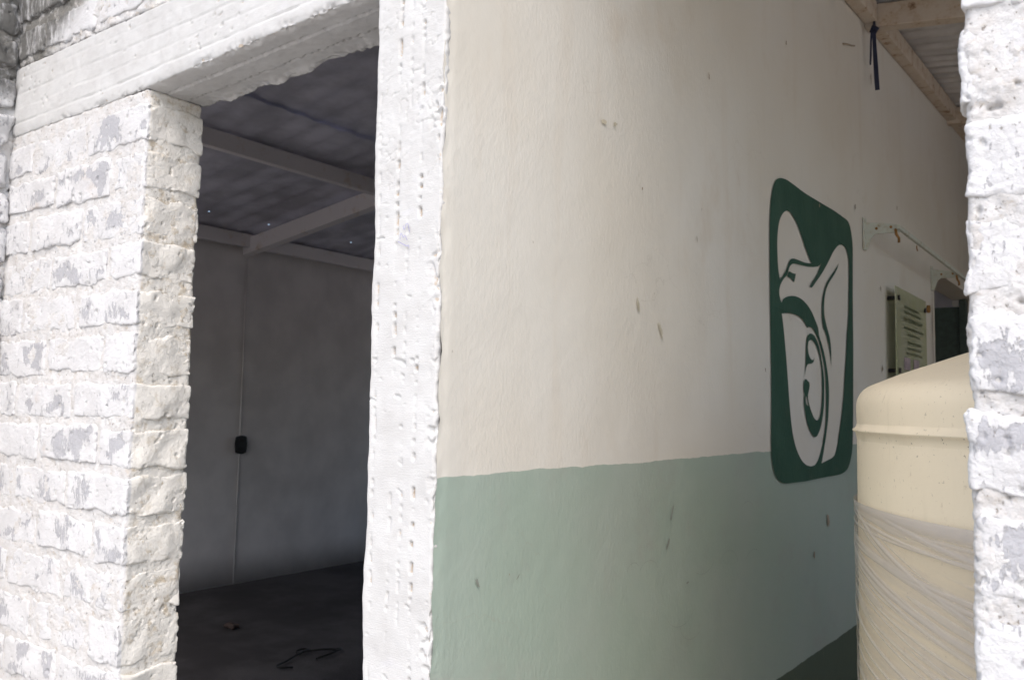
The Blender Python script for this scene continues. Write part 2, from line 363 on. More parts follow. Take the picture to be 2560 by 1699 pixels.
wall = empty('brick_wall', (-2.3, 0, 0)); wall.location = (0,0,0)
tag(wall, 'white painted brick wall with worn grey patches, left of the dark doorway', 'wall')
XJ = -1.968; XL = -2.69; YB = 0.158
mortar_box(wall, lin(XL, XJ-0.002, 0.0035), np.concatenate([lin(0.002, YB-0.001, 0.003)]), np.concatenate([lin(0, 0.8, 0.03), lin(0.8, TOP+0.03, 0.003)[1:]]), 0.0034, 'Xy')
k = 0
for c in range(20):
    z1 = TOP-c*COURSE - 0.010; z0 = TOP-(c+1)*COURSE + 0.010
    z0 = max(z0, 0.0)
    if z1-z0 < 0.02: break
    res = 0.003 if z1 > 0.8 else 0.02
    x1 = XJ + random.uniform(-0.001, 0.003)
    L = 0.275 if c % 2 == 0 else 0.135
    first = True
    while x1 > XL+0.02:
        ln = L if first else random.uniform(0.262, 0.288)
        x0 = max(x1-ln, XL)
        dy = random.uniform(-0.0045, 0.0015)
        Y = lin(dy, YB+random.uniform(-0.004, 0.004), res) if first else near(dy, YB, res, 0.04, 0.022)
        w_ = random.choice([0.0, 0.3, 0.6, 0.8, 0.9, 1.0, 1.0]) if x1-x0 > 0.1 else 0.3
        if c == 0: w_ = 1.0
        brick(wall, lin(x0, x1, res), Y, lin(z0+random.uniform(-.006,.004), z1+random.uniform(-.004,.006), res), w_, k*3+1, 1.0, 0.005)
        x1 = x0 - random.uniform(0.012, 0.02); first = False; k += 1

wall2 = empty('brick_wall')
tag(wall2, 'rough white painted brick pier at the right edge beside the water tank', 'wall')
XR = -0.172; XE = 0.26  # unseen right end cut short: an added opening beyond lights the corridor
zf = np.concatenate([lin(0, 1.08, 0.04), lin(1.08, 2.02, 0.0022)[1:], lin(2.02, 3.2, 0.03)[1:]])
mortar_box(wall2, near(XR+0.003, XE, 0.0022, 0.03, 0.10), near(0.003, 0.16, 0.004, 0.03, 0.05), zf, 0.005, 'xyX', 40)
for c in range(-9, 20):
    z1 = 2.165-c*0.1165 - 0.008; z0 = max(2.165-(c+1)*0.1165 + 0.008, 0)
    if z1-z0 < 0.02: break
    vis = z1 > 1.08 and z0 < 2.02
    x0 = XR + [0.0, 0.004, -0.002, 0.005, 0.0, 0.003, -0.003, 0.008, 0.002, 0.004][c % 10]
    first = True; L = 0.28 if c % 2 else 0.135
    while x0 < XE-0.02:
        ln = L if first else 0.28
        x1 = min(x0+ln, XE); res = 0.0022 if (vis and first) else 0.025
        X = near(x0, x1, res, 0.012, 0.10) if first and vis else lin(x0, x1, 0.03)
        brick(wall2, X, near(random.uniform(-0.003, 0.003), 0.158, res, 0.03, 0.04 if vis and first else 0.02), lin(z0, z1, res), [0.15, 0.2, 0.1, 0.3, 0.2, 0.9, 1.0, 0.95, 0.9, 0.5][c % 10], 400+k*3, 1.3, 0.009)
        x0 = x1 + random.uniform(0.012, 0.018); first = False; k += 1

wall3 = empty('brick_wall')
tag(wall3, 'soot-stained brick courses above the white concrete lintel', 'wall')
ZL0, ZL1 = 2.222, 2.425
mortar_box(wall3, np.concatenate([lin(-2.69, -1.85, 0.004), lin(-1.85, -1.0, 0.05)[1:]]), near(0.008, 0.15, 0.01, 0.05, 0.02), np.concatenate([lin(ZL1+0.002, 2.80, 0.004), lin(2.80, 3.0, 0.03)[1:]]), 0.0065, 'yX', 80)
for c in range(5):
    z0 = ZL1+0.022+c*COURSE; z1 = z0+COURSE-0.022
    x0 = -2.69 - (0.0 if c % 2 else 0.12)
    while x0 < -1.05:
        x1 = x0+random.uniform(0.265, 0.29); fine = x1 < -1.8
        a = max(x0, -2.69)
        brick(wall3, lin(a, min(x1, -1.01), 0.0035 if fine else 0.04), near(random.uniform(-0.002, 0.005), 0.15, 0.0035 if fine else 0.04, 0.05, 0.02), lin(z0, z1, 0.0035 if fine else 0.04), random.choice([0.2, 0.6, 0.9]), 900+k*3, 1.1, 0.010)
        x0 = x1+random.uniform(0.012, 0.02); k += 1
gable = boxm('upper_wall', (-6.1, 0.012, 3.02), (-1.0, 0.15, 3.75), M['stucco'])
gable.parent = wall3; gable.name = 'gable_panel'
# wall running out of the facade towards the camera at the far left
wall4 = empty('brick_wall')
tag(wall4, 'lumpy whitewashed brick wall meeting the facade at the far left edge', 'wall')
YS = np.concatenate([lin(-1.0, -0.30, 0.05), lin(-0.30, 0.06, 0.004)[1:]])
ZS = np.concatenate([lin(0, 0.8, 0.05), lin(0.8, 2.8, 0.005)[1:], lin(2.8, 3.0, 0.05)[1:]])
mortar_box(wall4, lin(-2.95, -2.686, 0.05), YS, ZS, 0.010, 'Xy', 120)
for c in range(26):
    z0 = 0.01+c*COURSE; z1 = z0+COURSE-random.uniform(0.018, 0.03)
    y1 = -0.004 - (0.0 if c % 2 else 0.14)
    if c % 2 == 0:
        segs = [(-0.135, -0.004)]
    else: segs = []
    y = y1 if c % 2 else -0.15
    while y > -0.9:
        segs.append((max(y-0.27, -1.0), y)); y -= 0.29
    for (a, b) in segs:
        fine = b > -0.3 and z1 > 0.8
        rs = 0.0045 if fine else 0.05
        xe = -2.668+random.uniform(-0.006, 0.010)
        V, F = gridbox(np.concatenate([[-2.80, -2.75], lin(-2.72, xe, rs)]), lin(a, b, rs), lin(z0, z1, rs), 'XyYzZ')
        p, n = rounded(V, 0.016)
        p = p+np.stack([pn(p, .06, k), pn(p, .06, k+1), pn(p, .05, k+2)], 1)*0.016
        mesh('brick', brick_disp(p, n, 1.6, k % 7), F, M['brick'], wall4, wear=np.full(len(p), 0.3)); k += 1

# ------------------------------------------------------------------ concrete lintel
def lintel():
    X = np.concatenate([lin(-2.685, -1.10, 0.0033), lin(-1.10, -1.003, 0.01)[1:]]); Y = lin(-0.001, 0.172, 0.0035); Z = lin(ZL0, ZL1, 0.0033)
    V, F = gridbox(X, Y, Z, 'yYzX'); p, n = rounded(V, 0.006)
    z = V[:,2]; y = V[:,1]
    d = 0.0022*pn(p, 0.12, 1)+0.0010*pn(p, 0.02, 2)+0.0005*pn(p, 0.007, 3)
    front = np.clip(-n[:,1], 0, 1); und = np.clip(-n[:,2], 0, 1)
    # board joints
    for z0, a in ((2.262, 0.0032), (2.305, 0.0010), (2.348, 0.0016), (2.392, 0.0008)):
        zz = z0+0.003*pn(np.stack([V[:,0], 0*z, 0*z], 1), 0.3, 5)
        d -= front*a*np.exp(-((z-zz)/0.0026)**2)*(0.45+0.9*sstep(-0.25, 0.3, pn(p, 0.06, 6)))
    d += front*0.0010*np.where(z < 2.262, 1, 0)-front*0.0006*np.where((z > 2.305) & (z < 2.348), 1, 0)
    for y0 in (0.052, 0.112):
        d -= und*0.0065*np.exp(-((y-y0)/0.003)**2)*sstep(0.0, 0.32, pn(p, 0.016, 7))
    d += und*0.002*np.where((y > 0.052) & (y < 0.112), 1, 0)
    pit = pn(p*[1,1,1.6], 0.018, 8)+0.4*pn(p, 0.2, 28); d -= 0.004*sstep(0.70, 0.82, pit)
    # crumbled lower front edge, ragged lower back edge
    e = np.exp(-((z-ZL0)/0.012)**2)*np.exp(-((y+0.001)/0.012)**2)
    d -= e*(0.003+0.010*sstep(-0.2, 0.5, pn(p, 0.05, 9))*sstep(-0.3, 0.3, pn(p, 0.011, 9)+0.5*pn(p, 0.03, 11)))
    e2 = np.exp(-((z-ZL0)/0.02)**2)*np.exp(-((y-0.172)/0.025)**2)
    p = p+n*d[:, None]
    p[:,2] -= e2*0.020*pn(np.stack([V[:,0], 0*z, 0*z], 1), 0.09, 10)+e2*0.006*pn(p, 0.015, 10)
    p[:,2] += 0.030*np.clip((V[:,0]+2.0)/0.85, -0.2, 1)*(1-sstep(ZL0, ZL1, z))
    wear = e*0.45+0.5*sstep(0.6, 0.75, pit)
    o = mesh('concrete_lintel', p, F, M['concrete'], None, wear=wear)
    tag(o, 'white board-marked concrete lintel over the dark doorway', 'lintel')
lintel()
# mortar bed between lintel and bricks
# ------------------------------------------------------------------ concrete column
def column():
    x0, x1 = -1.172, -1.0015
    X = lin(x0, x1, 0.0021); Y = np.concatenate([lin(0.0, 0.02, 0.0025), lin(0.02, 0.165, 0.02)[1:]])
    Z = np.concatenate([lin(0, 0.9, 0.03), lin(0.9, 2.262, 0.0021)[1:]])
    V, F = gridbox(X, Y, Z, 'xyX'); p, n = rounded(V, 0.0065)
    x, y, z = V[:,0], V[:,1], V[:,2]; u = (x-x0)/(x1-x0); fr = np.clip(-n[:,1], 0, 1)
    zz = np.stack([0*z, 0*z, z], 1)
    d = 0.0016*pn(p, 0.09, 1)+0.0006*pn(p, 0.02, 2); gw = np.zeros_like(d)
    for u0, a, s in ((0.10, 0.004, 1), (0.37, 0.0075, 2), (0.53, 0.003, 4), (0.70, 0.009, 3)):
        uu = u0+0.018*pn(zz, 0.25, s)+0.012*pn(zz, 0.03, s+5)
        dot = sstep(-0.12, 0.30, pn(zz+np.array([s, 0, 0]), 0.014, s+9))*sstep(-0.35, 0.2, pn(zz, 0.16, s+20))
        d -= fr*a*np.exp(-((u-uu)/0.018)**2)*dot
        gw = np.maximum(gw, (0.45+a*60)*fr*np.exp(-((u-uu)/0.026)**2)*dot)
    # shallow chisel nicks on the smooth lower part, flaking paint skin on the upper part
    up = sstep(1.72, 1.98, z+0.12*pn(p, 0.12, 4))
    nick = pn(p*np.array([1.0, 1, 2.2])+np.outer(p[:,0], [0, 0, 0.5]), 0.024, 12); d -= fr*(1-up)*0.003*sstep(0.58, 0.75, nick+0.25*pn(p, 0.12, 31))
    fl = np.abs(pn(p*np.array([1.25, 1, 0.85]), 0.036, 13)+0.5*pn(p, 0.017, 14))
    d -= fr*up*0.0022*(1-sstep(0.0, 0.040, fl))*sstep(0.02, 0.2, pn(p, 0.05, 15))
    d += fr*up*0.0006*pn(p, 0.010, 16)
    # crumbled right arris
    er = sstep(0.80, 1.0, u+0.09*pn(zz, 0.10, 17))
    hole = sstep(0.02, 0.42, pn(p, 0.013, 18)+0.6*pn(p, 0.05, 19))
    d -= er*0.0075*hole*fr*sstep(-0.25, 0.25, pn(zz, 0.16, 33))
    p = p+n*d[:, None]
    # ragged side edges
    p[:,0] += (1-sstep(0, 0.10, u))*(0.007*pn(zz, 0.17, 21)+0.0016*pn(zz, 0.03, 22)) - sstep(0.9, 1, u)*np.abs(0.008*pn(zz, 0.09, 23)+0.003*pn(p, 0.018, 24))
    p[:,0] += 0.006*(1-u)*(1.6-z) - 0.007*sstep(0.9, 1.0, u)*sstep(0.008, 0.03, y)
    o = mesh('concrete_column', p, F, M['concrete'], None, wear=np.maximum(er*hole*0.62*fr, np.minimum(gw, 1)*0.78))
    tag(o, 'narrow white concrete column between the dark doorway and the green wall', 'column')
    return o
colm = column()
# "135" written up the column in blue ink
NUM = [[(-1.103,1.7515),(-1.096,1.7485),(-1.090,1.7455),(-1.084,1.7425),(-1.079,1.7412),(-1.0755,1.7425),(-1.0745,1.737)],
       [(-1.0975,1.7545),(-1.0975,1.7625),(-1.0955,1.7665),(-1.0925,1.763),(-1.0895,1.7575),(-1.0885,1.758),(-1.086,1.7615),(-1.083,1.7575),(-1.0795,1.7515)],
       [(-1.0905,1.7795),(-1.0895,1.774),(-1.0880,1.7715),(-1.0860,1.7745),(-1.0835,1.7815),(-1.0795,1.7825),(-1.0780,1.7790),(-1.0765,1.7735),(-1.0745,1.7665)]]
ink = None
V = []; F = []
for st in NUM:
    pts = np.array(st); d = np.gradient(pts, axis=0); d /= np.linalg.norm(d, axis=1, keepdims=True)
    nn = np.stack([-d[:,1], d[:,0]], 1)*0.0006
    b = len(V)
    for q, m_ in zip(pts, nn):
        V += [(q[0]+m_[0], -0.0032, q[1]+m_[1]), (q[0]-m_[0], -0.0032, q[1]-m_[1])]
    for i in range(len(pts)-1): F.append((b+2*i, b+2*i+2, b+2*i+3, b+2*i+1))
mesh('handwritten_number', V, F, M['ink'], colm, smooth=False)['label'] = 'number 135 written sideways in blue ink'

# ------------------------------------------------------------------ plastered corridor wall
D0, D1, DZ = 4.44, 6.0, 2.315
def plaster_wall():
    Y = np.concatenate([lin(0.0005, 0.10, 0.003), lin(0.10, 1.2, 0.012)[1:], lin(1.2, D0, 0.03)[1:], lin(D0, D1, 0.1)[1:], lin(D1, 7.5, 0.1)[1:]])
    Z = np.concatenate([lin(0, 0.9, 0.03), lin(0.9, 2.2, 0.011)[1:], lin(2.2, DZ, 0.02)[1:], lin(DZ, 3.6, 0.05)[1:]])
    A, Bm = np.meshgrid(Y, Z, indexing='ij'); y = A.ravel(); z = Bm.ravel(); x = np.full_like(y, -1.0)
    p = np.stack([x, y, z], 1)
    d = 0.004*pn(p, 0.6, 1)+0.0008*pn(p, 0.15, 2)+0.0003*pn(p, 0.03, 3)
    e = 1-sstep(0.0, 0.035, y)
    p[:,0] += d - e*(0.001+0.003*np.abs(pn(p, 0.04, 4)))
    p[:,1] += e*(0.003+0.008*pn(p, 0.06, 5)+0.003*pn(p, 0.016, 6))
    ny, nz = len(Y), len(Z); idx = np.arange(ny*nz).reshape(ny, nz)
    q = np.stack([idx[:-1,:-1].ravel(), idx[1:,:-1].ravel(), idx[1:,1:].ravel(), idx[:-1,1:].ravel()], 1)
    cy = (Y[:-1, None]+Y[1:, None])/2 + 0*Z[None, :-1]; cz = (Z[None, :-1]+Z[None, 1:])/2 + 0*cy
    keep = ~((cy > D0) & (cy < D1) & (cz < DZ)); q = q[keep.ravel()]
    V = p.tolist(); F = q.tolist()
    def quad(*pts):
        b = len(V); V.extend(pts); F.append([b, b+1, b+2, b+3])
    xa, xb = -0.999, -1.155
    quad((xa, D0, 0), (xa, D0, DZ), (xb, D0, DZ), (xb, D0, 0)); quad((xa, D1, 0), (xb, D1, 0), (xb, D1, DZ), (xa, D1, DZ))
    quad((xa, D0, DZ), (xa, D1, DZ), (xb, D1, DZ), (xb, D0, DZ))
    quad((xb, .17, 0), (xb, .17, 3.6), (xb, D0, 3.6), (xb, D0, 0)); quad((xb, D1, 0), (xb, D1, 3.6), (xb, 7.5, 3.6), (xb, 7.5, 0))
    quad((xb, D0, DZ), (xb, D0, 3.6), (xb, D1, 3.6), (xb, D1, DZ))
    o = mesh('plastered_wall', V, F, M['plaster'], None)
    return tag(o, 'cream and sage green plastered wall running back from the column', 'wall')
pw = plaster_wall()
EMBLEM = [
  [(1.756,2.2561),(1.7202,2.2427),(1.6949,2.2211),(1.6747,2.1887),(1.6615,2.1512),(1.6541,2.1082),(1.6506,2.0593),(1.6492,1.9562),(1.6488,1.8539),(1.6503,1.7523),(1.6548,1.6471),(1.6554,1.5388),(1.6549,1.4312),(1.6558,1.3419),(1.6624,1.3025),(1.6754,1.2735),(1.6958,1.2475),(1.7271,1.2297),(1.7645,1.2185),(1.8195,1.2139),(1.9112,1.212),(2.0075,1.2105),(2.1617,1.212),(2.2715,1.2124),(2.3874,1.2119),(2.4479,1.2132),(2.5104,1.2198),(2.5589,1.2354),(2.5927,1.2653),(2.6156,1.3007),(2.6257,1.3412),(2.6331,1.4323),(2.6425,1.5701),(2.6538,1.7094),(2.6613,1.8455),(2.6652,1.9331),(2.6711,2.0654),(2.6734,2.154),(2.6612,2.2006),(2.6315,2.2438),(2.5934,2.2631),(2.5177,2.2661),(2.4015,2.2669),(2.2643,2.2643),(2.1355,2.2619),(2.0144,2.2615),(1.9003,2.2649),(1.8349,2.2661),(1.7925,2.2626)],
  [(1.8275,2.1561),(1.8598,2.157),(1.8924,2.1486),(1.931,2.1318),(1.9644,2.108),(1.9983,2.0801),(2.0328,2.0517),(2.062,2.0296),(2.0916,2.0091),(2.0554,2.0046),(2.0081,2.0006),(1.9506,1.9996),(1.8948,1.9974),(1.8619,1.9899),(1.8401,1.9758),(1.8184,1.9512),(1.7866,1.9272),(1.7472,1.9025),(1.7355,1.9272),(1.7279,1.954),(1.7243,1.985),(1.7229,2.0232),(1.7275,2.059),(1.7381,2.0891),(1.7537,2.1132),(1.7799,2.136),(1.8062,2.1501)],
  [(2.2111,2.0266),(2.1787,2.012),(2.1282,2.0009),(2.055,1.9912),(1.9845,1.9859),(1.9165,1.9816),(1.8779,1.976),(1.8506,1.9629),(1.8342,1.9444),(1.818,1.9279),(1.7863,1.9112),(1.7551,1.8878),(1.7416,1.8686),(1.7413,1.8511),(1.7522,1.8349),(1.7643,1.8265),(1.7799,1.8398),(1.8166,1.8521),(1.8702,1.8615),(1.9251,1.8646),(1.9816,1.8607),(2.0394,1.8465),(2.0867,1.8268),(2.1288,1.8003),(2.1653,1.7735),(2.1748,1.7461),(2.2041,1.719),(2.2376,1.6834),(2.2644,1.6427),(2.2844,1.6012),(2.2973,1.5592),(2.2984,1.5082),(2.2908,1.453),(2.278,1.4109),(2.2597,1.3691),(2.2332,1.3239),(2.2113,1.2874),(2.197,1.2661),(2.2735,1.2748),(2.331,1.2811),(2.368,1.2905),(2.3911,1.3113),(2.4149,1.3453),(2.4393,1.3884),(2.4644,1.4409),(2.487,1.4985),(2.5086,1.5658),(2.524,1.6337),(2.5371,1.6795),(2.5508,1.7393),(2.5625,1.7857),(2.5781,1.825),(2.5893,1.8732),(2.5977,1.9256),(2.6051,1.9912),(2.6094,2.0568),(2.6051,2.0996),(2.5877,2.1273),(2.5578,2.142),(2.5204,2.1466),(2.4833,2.1435),(2.4466,2.1346),(2.4103,2.1182),(2.3672,2.0927),(2.3249,2.0616),(2.2698,2.0232),(2.2032,1.9801),(2.139,1.9442),(2.0953,1.9202),(2.0771,1.9164),(2.0687,1.9199),(2.102,1.9433),(2.1523,1.9732),(2.1847,2.0011)],
  [(1.7637,1.789),(1.8261,1.7963),(1.8906,1.7991),(1.946,1.7961),(1.9913,1.7856),(2.02,1.7715),(2.0315,1.7642),(2.0338,1.7632),(2.0659,1.7692),(2.0982,1.7654),(2.1399,1.7475),(2.1768,1.7212),(2.2058,1.6856),(2.2297,1.6535),(2.2493,1.6124),(2.2591,1.5664),(2.2631,1.5159),(2.2599,1.4612),(2.2528,1.4151),(2.2347,1.3736),(2.2059,1.3328),(2.1777,1.3007),(2.1503,1.2773),(2.1169,1.2633),(2.0716,1.2604),(2.0213,1.2664),(1.9725,1.282),(1.9252,1.3124),(1.8907,1.3476),(1.8661,1.3897),(1.8488,1.4427),(1.8362,1.4992),(1.8238,1.5593),(1.8103,1.6228),(1.8,1.6675),(1.7896,1.712),(1.7755,1.7604)],
  [(1.8395,1.9441),(1.8772,1.9432),(1.9135,1.9452),(1.9043,1.9286),(1.893,1.9118),(1.8659,1.9217),(1.8232,1.9243)],
  [(2.4482,2.0614),(2.4286,2.0377),(2.378,2.0037),(2.3218,1.9718),(2.2805,1.9423),(2.2529,1.9071),(2.2413,1.8701),(2.2416,1.8384),(2.2563,1.8082),(2.2779,1.7831),(2.2928,1.7682),(2.3136,1.7441),(2.327,1.7106),(2.3301,1.6719),(2.3273,1.6331),(2.3185,1.6756),(2.3025,1.7132),(2.2748,1.7433),(2.2542,1.7651),(2.2293,1.7789),(2.215,1.8161),(2.2122,1.8512),(2.2197,1.8875),(2.2403,1.9215),(2.2744,1.9576),(2.3293,1.991),(2.3856,2.0213),(2.4217,2.0429)],
  [(2.0717,1.7453),(2.0459,1.738),(2.0303,1.7247),(2.0222,1.702),(2.0189,1.6698),(2.0155,1.6337),(2.0043,1.5855),(2.0304,1.6265),(2.0816,1.6352),(2.1053,1.6426),(2.1163,1.6616),(2.1015,1.6497),(2.0756,1.6511),(2.0541,1.6639),(2.0419,1.6833),(2.0411,1.7013),(2.0517,1.7162),(2.0775,1.7222),(2.1035,1.72),(2.1295,1.7096),(2.1623,1.687),(2.1884,1.6554),(2.2037,1.6187),(2.2107,1.5773),(2.2118,1.5231),(2.1993,1.4731),(2.1792,1.44),(2.148,1.4268),(2.1152,1.4337),(2.0833,1.4558),(2.0583,1.4795),(2.046,1.4953),(2.0376,1.5151),(2.0469,1.5312),(2.0589,1.5516),(2.0541,1.5655),(2.039,1.5689),(2.0166,1.5761),(1.9977,1.5675),(1.9911,1.5495),(1.9943,1.5299),(2.0027,1.5202),(1.9963,1.5102),(1.9957,1.4866),(2.0074,1.4552),(2.0253,1.4237),(2.056,1.3918),(2.0939,1.3714),(2.1198,1.365),(2.1531,1.3726),(2.1875,1.3989),(2.2117,1.4318),(2.231,1.4735),(2.2399,1.5364),(2.2347,1.5907),(2.2179,1.6319),(2.1958,1.6725),(2.1696,1.7083),(2.1368,1.7328),(2.1041,1.7438)],
  [(2.0125,1.5145),(2.0274,1.5089),(2.0346,1.4951),(2.043,1.4785),(2.023,1.485),(2.0134,1.5007)],
]

def painted(name, loops, mat, parent, x, smooth_it=True):
    cu = bpy.data.curves.new(name, 'CURVE'); cu.dimensions = '2D'; cu.fill_mode = 'BOTH'
    for L in loops:
        P = np.array(L); n = len(P)
        if smooth_it:
            out = []
            for i in range(n):
                p0, p1, p2, p3 = P[i-1], P[i], P[(i+1) % n], P[(i+2) % n]
                a = p1-p0; b = p2-p1; c = p3-p2
                def kink(u, v): return np.dot(u, v)/(np.linalg.norm(u)*np.linalg.norm(v)+1e-9) < 0.25
                m1 = b if kink(a, b) else (p2-p0)/2*min(1, 2*np.linalg.norm(b)/(np.linalg.norm(a)+np.linalg.norm(b)))
                m2 = b if kink(b, c) else (p3-p1)/2*min(1, 2*np.linalg.norm(b)/(np.linalg.norm(c)+np.linalg.norm(b)))
                for t in (0, .25, .5, .75):
                    out.append((2*t**3-3*t**2+1)*p1+(t**3-2*t**2+t)*m1+(-2*t**3+3*t**2)*p2+(t**3-t**2)*m2)
            P = np.array(out)
        s = cu.splines.new('POLY'); s.points.add(len(P)-1); s.use_cyclic_u = True
        s.points.foreach_set('co', np.concatenate([P, np.zeros((len(P), 1)), np.ones((len(P), 1))], 1).ravel().astype(np.float32))
    tmp = bpy.data.objects.new('tmp', cu); col.objects.link(tmp)
    me = bpy.data.meshes.new_from_object(tmp.evaluated_get(bpy.context.evaluated_depsgraph_get()))
    bpy.data.objects.remove(tmp); bpy.data.curves.remove(cu)
    co = np.zeros(len(me.vertices)*3, dtype=np.float32); me.vertices.foreach_get('co', co); co = co.reshape(-1, 3)
    q = np.stack([np.full(len(co), x), co[:,0], co[:,1]], 1)
    d = 0.004*pn(q*[0,1,1]+[-1.0,0,0], 0.6, 1)+0.0008*pn(q*[0,1,1]+[-1.0,0,0], 0.15, 2)
    q[:,0] += d
    me.vertices.foreach_set('co', q.astype(np.float32).ravel()); me.update()
    me.name = name; me.materials.clear()
    return link(name, me, mat, parent)
def clip_below(L, zc):
    out = []
    for i in range(len(L)):
        a, b = L[i-1], L[i]
        if (a[1] < zc) != (b[1] < zc):
            t = (zc-a[1])/(b[1]-a[1]); out.append((a[0]+t*(b[0]-a[0]), zc))
        if b[1] < zc: out.append(b)
    return out
for L in EMBLEM[2:4]: painted('emblem_ground', [clip_below(L, 1.345)], M['cream'], pw, -0.9974, False)
em = painted('painted_emblem', EMBLEM, M['emblem'], pw, -0.9965)
em['label'] = 'dark green painted emblem of an eagle sheltering a mother and child'
# scuffs, nicks and stains on the plaster
def blob(name, y, z, ry, rz, mat, ang=0.0, n=13, jag=0.45):
    pts = []
    for i in range(n):
        t = 2*math.pi*i/n; r = 1+random.uniform(-jag, jag)
        a, b = ry*r*math.cos(t), rz*r*math.sin(t)
        pts.append((y+a*math.cos(ang)-b*math.sin(ang), z+a*math.sin(ang)+b*math.cos(ang)))
    return painted(name, [pts], mat, pw, -0.9966, False)
for (y, z, a, b, m_, an) in [(0.93,1.191,.020,.004,'scuff',1.2),(0.905,1.112,.016,.004,'scuff',1.0),(0.118,1.133,.009,.0035,'scuff',-.9),(0.245,1.125,.007,.0012,'scuff',.7),
        (0.216,1.134,.0012,.0018,'brown',0),(2.284,1.046,.016,.024,'brown',.3),(2.103,.941,.007,.012,'brown',0),(1.02,1.00,.006,.003,'scuff',.4),
        (3.021,3.02,.006,.022,'brown',0),(1.837,2.764,.006,.008,'brown',0),(1.16,2.42,.004,.010,'brown',.3),
        (0.86,1.655,.006,.024,'yellow',.45),(0.735,1.71,.005,.016,'yellow',.4),(0.56,2.115,.014,.005,'yellow',.1),(0.61,2.125,.009,.005,'yellow',.3),
        (3.143,2.042,.008,.012,'brown',0),(3.159,1.67,.012,.016,'brown',0),(1.603,1.588,.004,.007,'brown',0),(1.075,1.93,.003,.008,'yellow',.3),
        (2.72,2.35,.008,.010,'brown',0),(2.9,2.30,.010,.008,'brown',0),(4.32,1.72,.01,.04,'brown',0),(4.36,1.9,.006,.25,'brown',0),(3.5,2.5,.008,.012,'brown',0),(2.2,2.25,.005,.008,'brown',0),(0.75,2.0,.003,.004,'brown',0)]:
    blob('scuff_mark', y, z, a, b, M[m_], an)
for (y, z, r, a0, a1) in [(0.80,1.05,.035,.3,2.6),(0.98,.955,.06,3.6,6.0),(1.30,1.0,.05,.2,2.8),(1.05,.90,.05,3.3,5.4),(1.5,.98,.05,.4,2.6),(0.72,1.07,.02,.5,3.0),(1.12,1.07,.06,4.1,5.7),(1.45,1.14,.04,.3,2.4)]:
    pts = [(y+r*math.cos(t)*1.5, z+r*math.sin(t)) for t in np.linspace(a0, a1, 10)]
    o_ = [(p[0]+0.0007*math.cos(t), p[1]+0.0007*math.sin(t)) for p, t in zip(pts, np.linspace(a0, a1, 10))]
    painted('scuff_mark', [pts+o_[::-1]], M['scuff'], pw, -0.9967, False)
nail = tube('bent_nail', [(-1.0, 2.56, 3.022), (-0.985, 2.57, 3.02), (-0.975, 2.60, 3.022), (-0.972, 2.64, 3.034)], 0.0035, M['brown'], pw, 6)

# ------------------------------------------------------------------ dark room behind the doorway
def simple_wall(name, lo, hi, mat, label):
    V, F = gridbox(lin(lo[0], hi[0], 0.25), lin(lo[1], hi[1], 0.25), lin(lo[2], hi[2], 0.25))
    p, n = rounded(V, 0.004); p = p+n*(0.006*pn(p, 0.7, 2))[:, None]
    return tag(mesh(name, p, F, mat), label, 'wall')
rw = simple_wall('room_wall', (-6.15, 0.0, 0), (-6.0, 7.5, 2.86), M['room'], 'shadowed plaster wall at the far side of the dark room')
tube('conduit', [(-5.99, 3.30, 0.0), (-5.992, 3.305, 1.3), (-5.99, 3.30, 2.66)], 0.005, M['room'], rw, 8)
for lo_, hi_, lb in (((-6.0, 7.5, 0), (2.6, 7.65, 0.6), 'low back wall under the window added to light the dark room'), ((-6.0, 7.5, 2.6), (2.6, 7.65, 3.75), 'upper back wall over the window added to light the dark room'),  # back window opening is unseen, added to brighten the room
        ((-6.0, 7.5, 0.6), (-5.6, 7.65, 2.6), 'back wall pier in the corner of the dark room'), ((-2.3, 7.5, 0.6), (2.6, 7.65, 2.6), 'back wall pier closing the corridor')):
    simple_wall('room_wall', lo_, hi_, M['room'], lb)
for lo_, hi_, lb in (((-6.15, 0, 0), (-2.95, .14, 0.8), 'front wall of the dark room under a window added for light'), ((-6.15, 0, 2.3), (-2.95, .14, 3.1), 'front wall of the dark room over a window added for light'),  # unseen front window opening, put in to brighten the room
        ((-6.15, 0, .8), (-5.7, .14, 2.3), 'front wall pier of the dark room at its outer corner'), ((-3.2, 0, .8), (-2.95, .14, 2.3), 'front wall pier of the dark room beside the brickwork')):
    simple_wall('room_wall', lo_, hi_, M['room'], lb)
simple_wall('corridor_wall', (1.9, 0.16, 0), (2.05, 0.7, 3.0), M['tan'], 'short side wall of the corridor near the front')
simple_wall('corridor_wall', (1.9, 0.7, 0), (2.05, 7.5, 1.2), M['tan'], 'low parapet wall below the side opening added to light the corridor')  # unseen side opening added for corridor light; the parapet limits it
simple_wall('corridor_wall', (1.9, 4.6, 1.2), (2.05, 7.5, 2.9), M['tan'], 'side wall of the corridor at its far end')  # unseen, extended to cut light at the far end
eb = empty('electrical_box', (-5.975, 3.30, 1.116)); tag(eb, 'small black electrical box on the far wall of the dark room', 'box')
V, F = gridbox(np.array([0, .006, .012, .018]), lin(-.055, .055, .011), lin(-.075, .075, .0125)); p = V.copy(); rr_ = np.hypot(p[:,1]/.055, p[:,2]/.075); mx_ = np.maximum(np.abs(p[:,1])/.055, np.abs(p[:,2])/.075); sc_ = np.where(rr_ > 1e-6, (0.45+0.55*mx_/np.maximum(rr_, 1e-6)), 1); p[:,1] *= sc_; p[:,2] *= sc_
mesh('cover', p, F, M['black'], eb)
for s in (-1, 1):
    o = boxm('socket', (0.0175, -0.02, s*0.032-0.014), (0.021, 0.02, s*0.032+0.014), M['cable'], eb, 0.003)

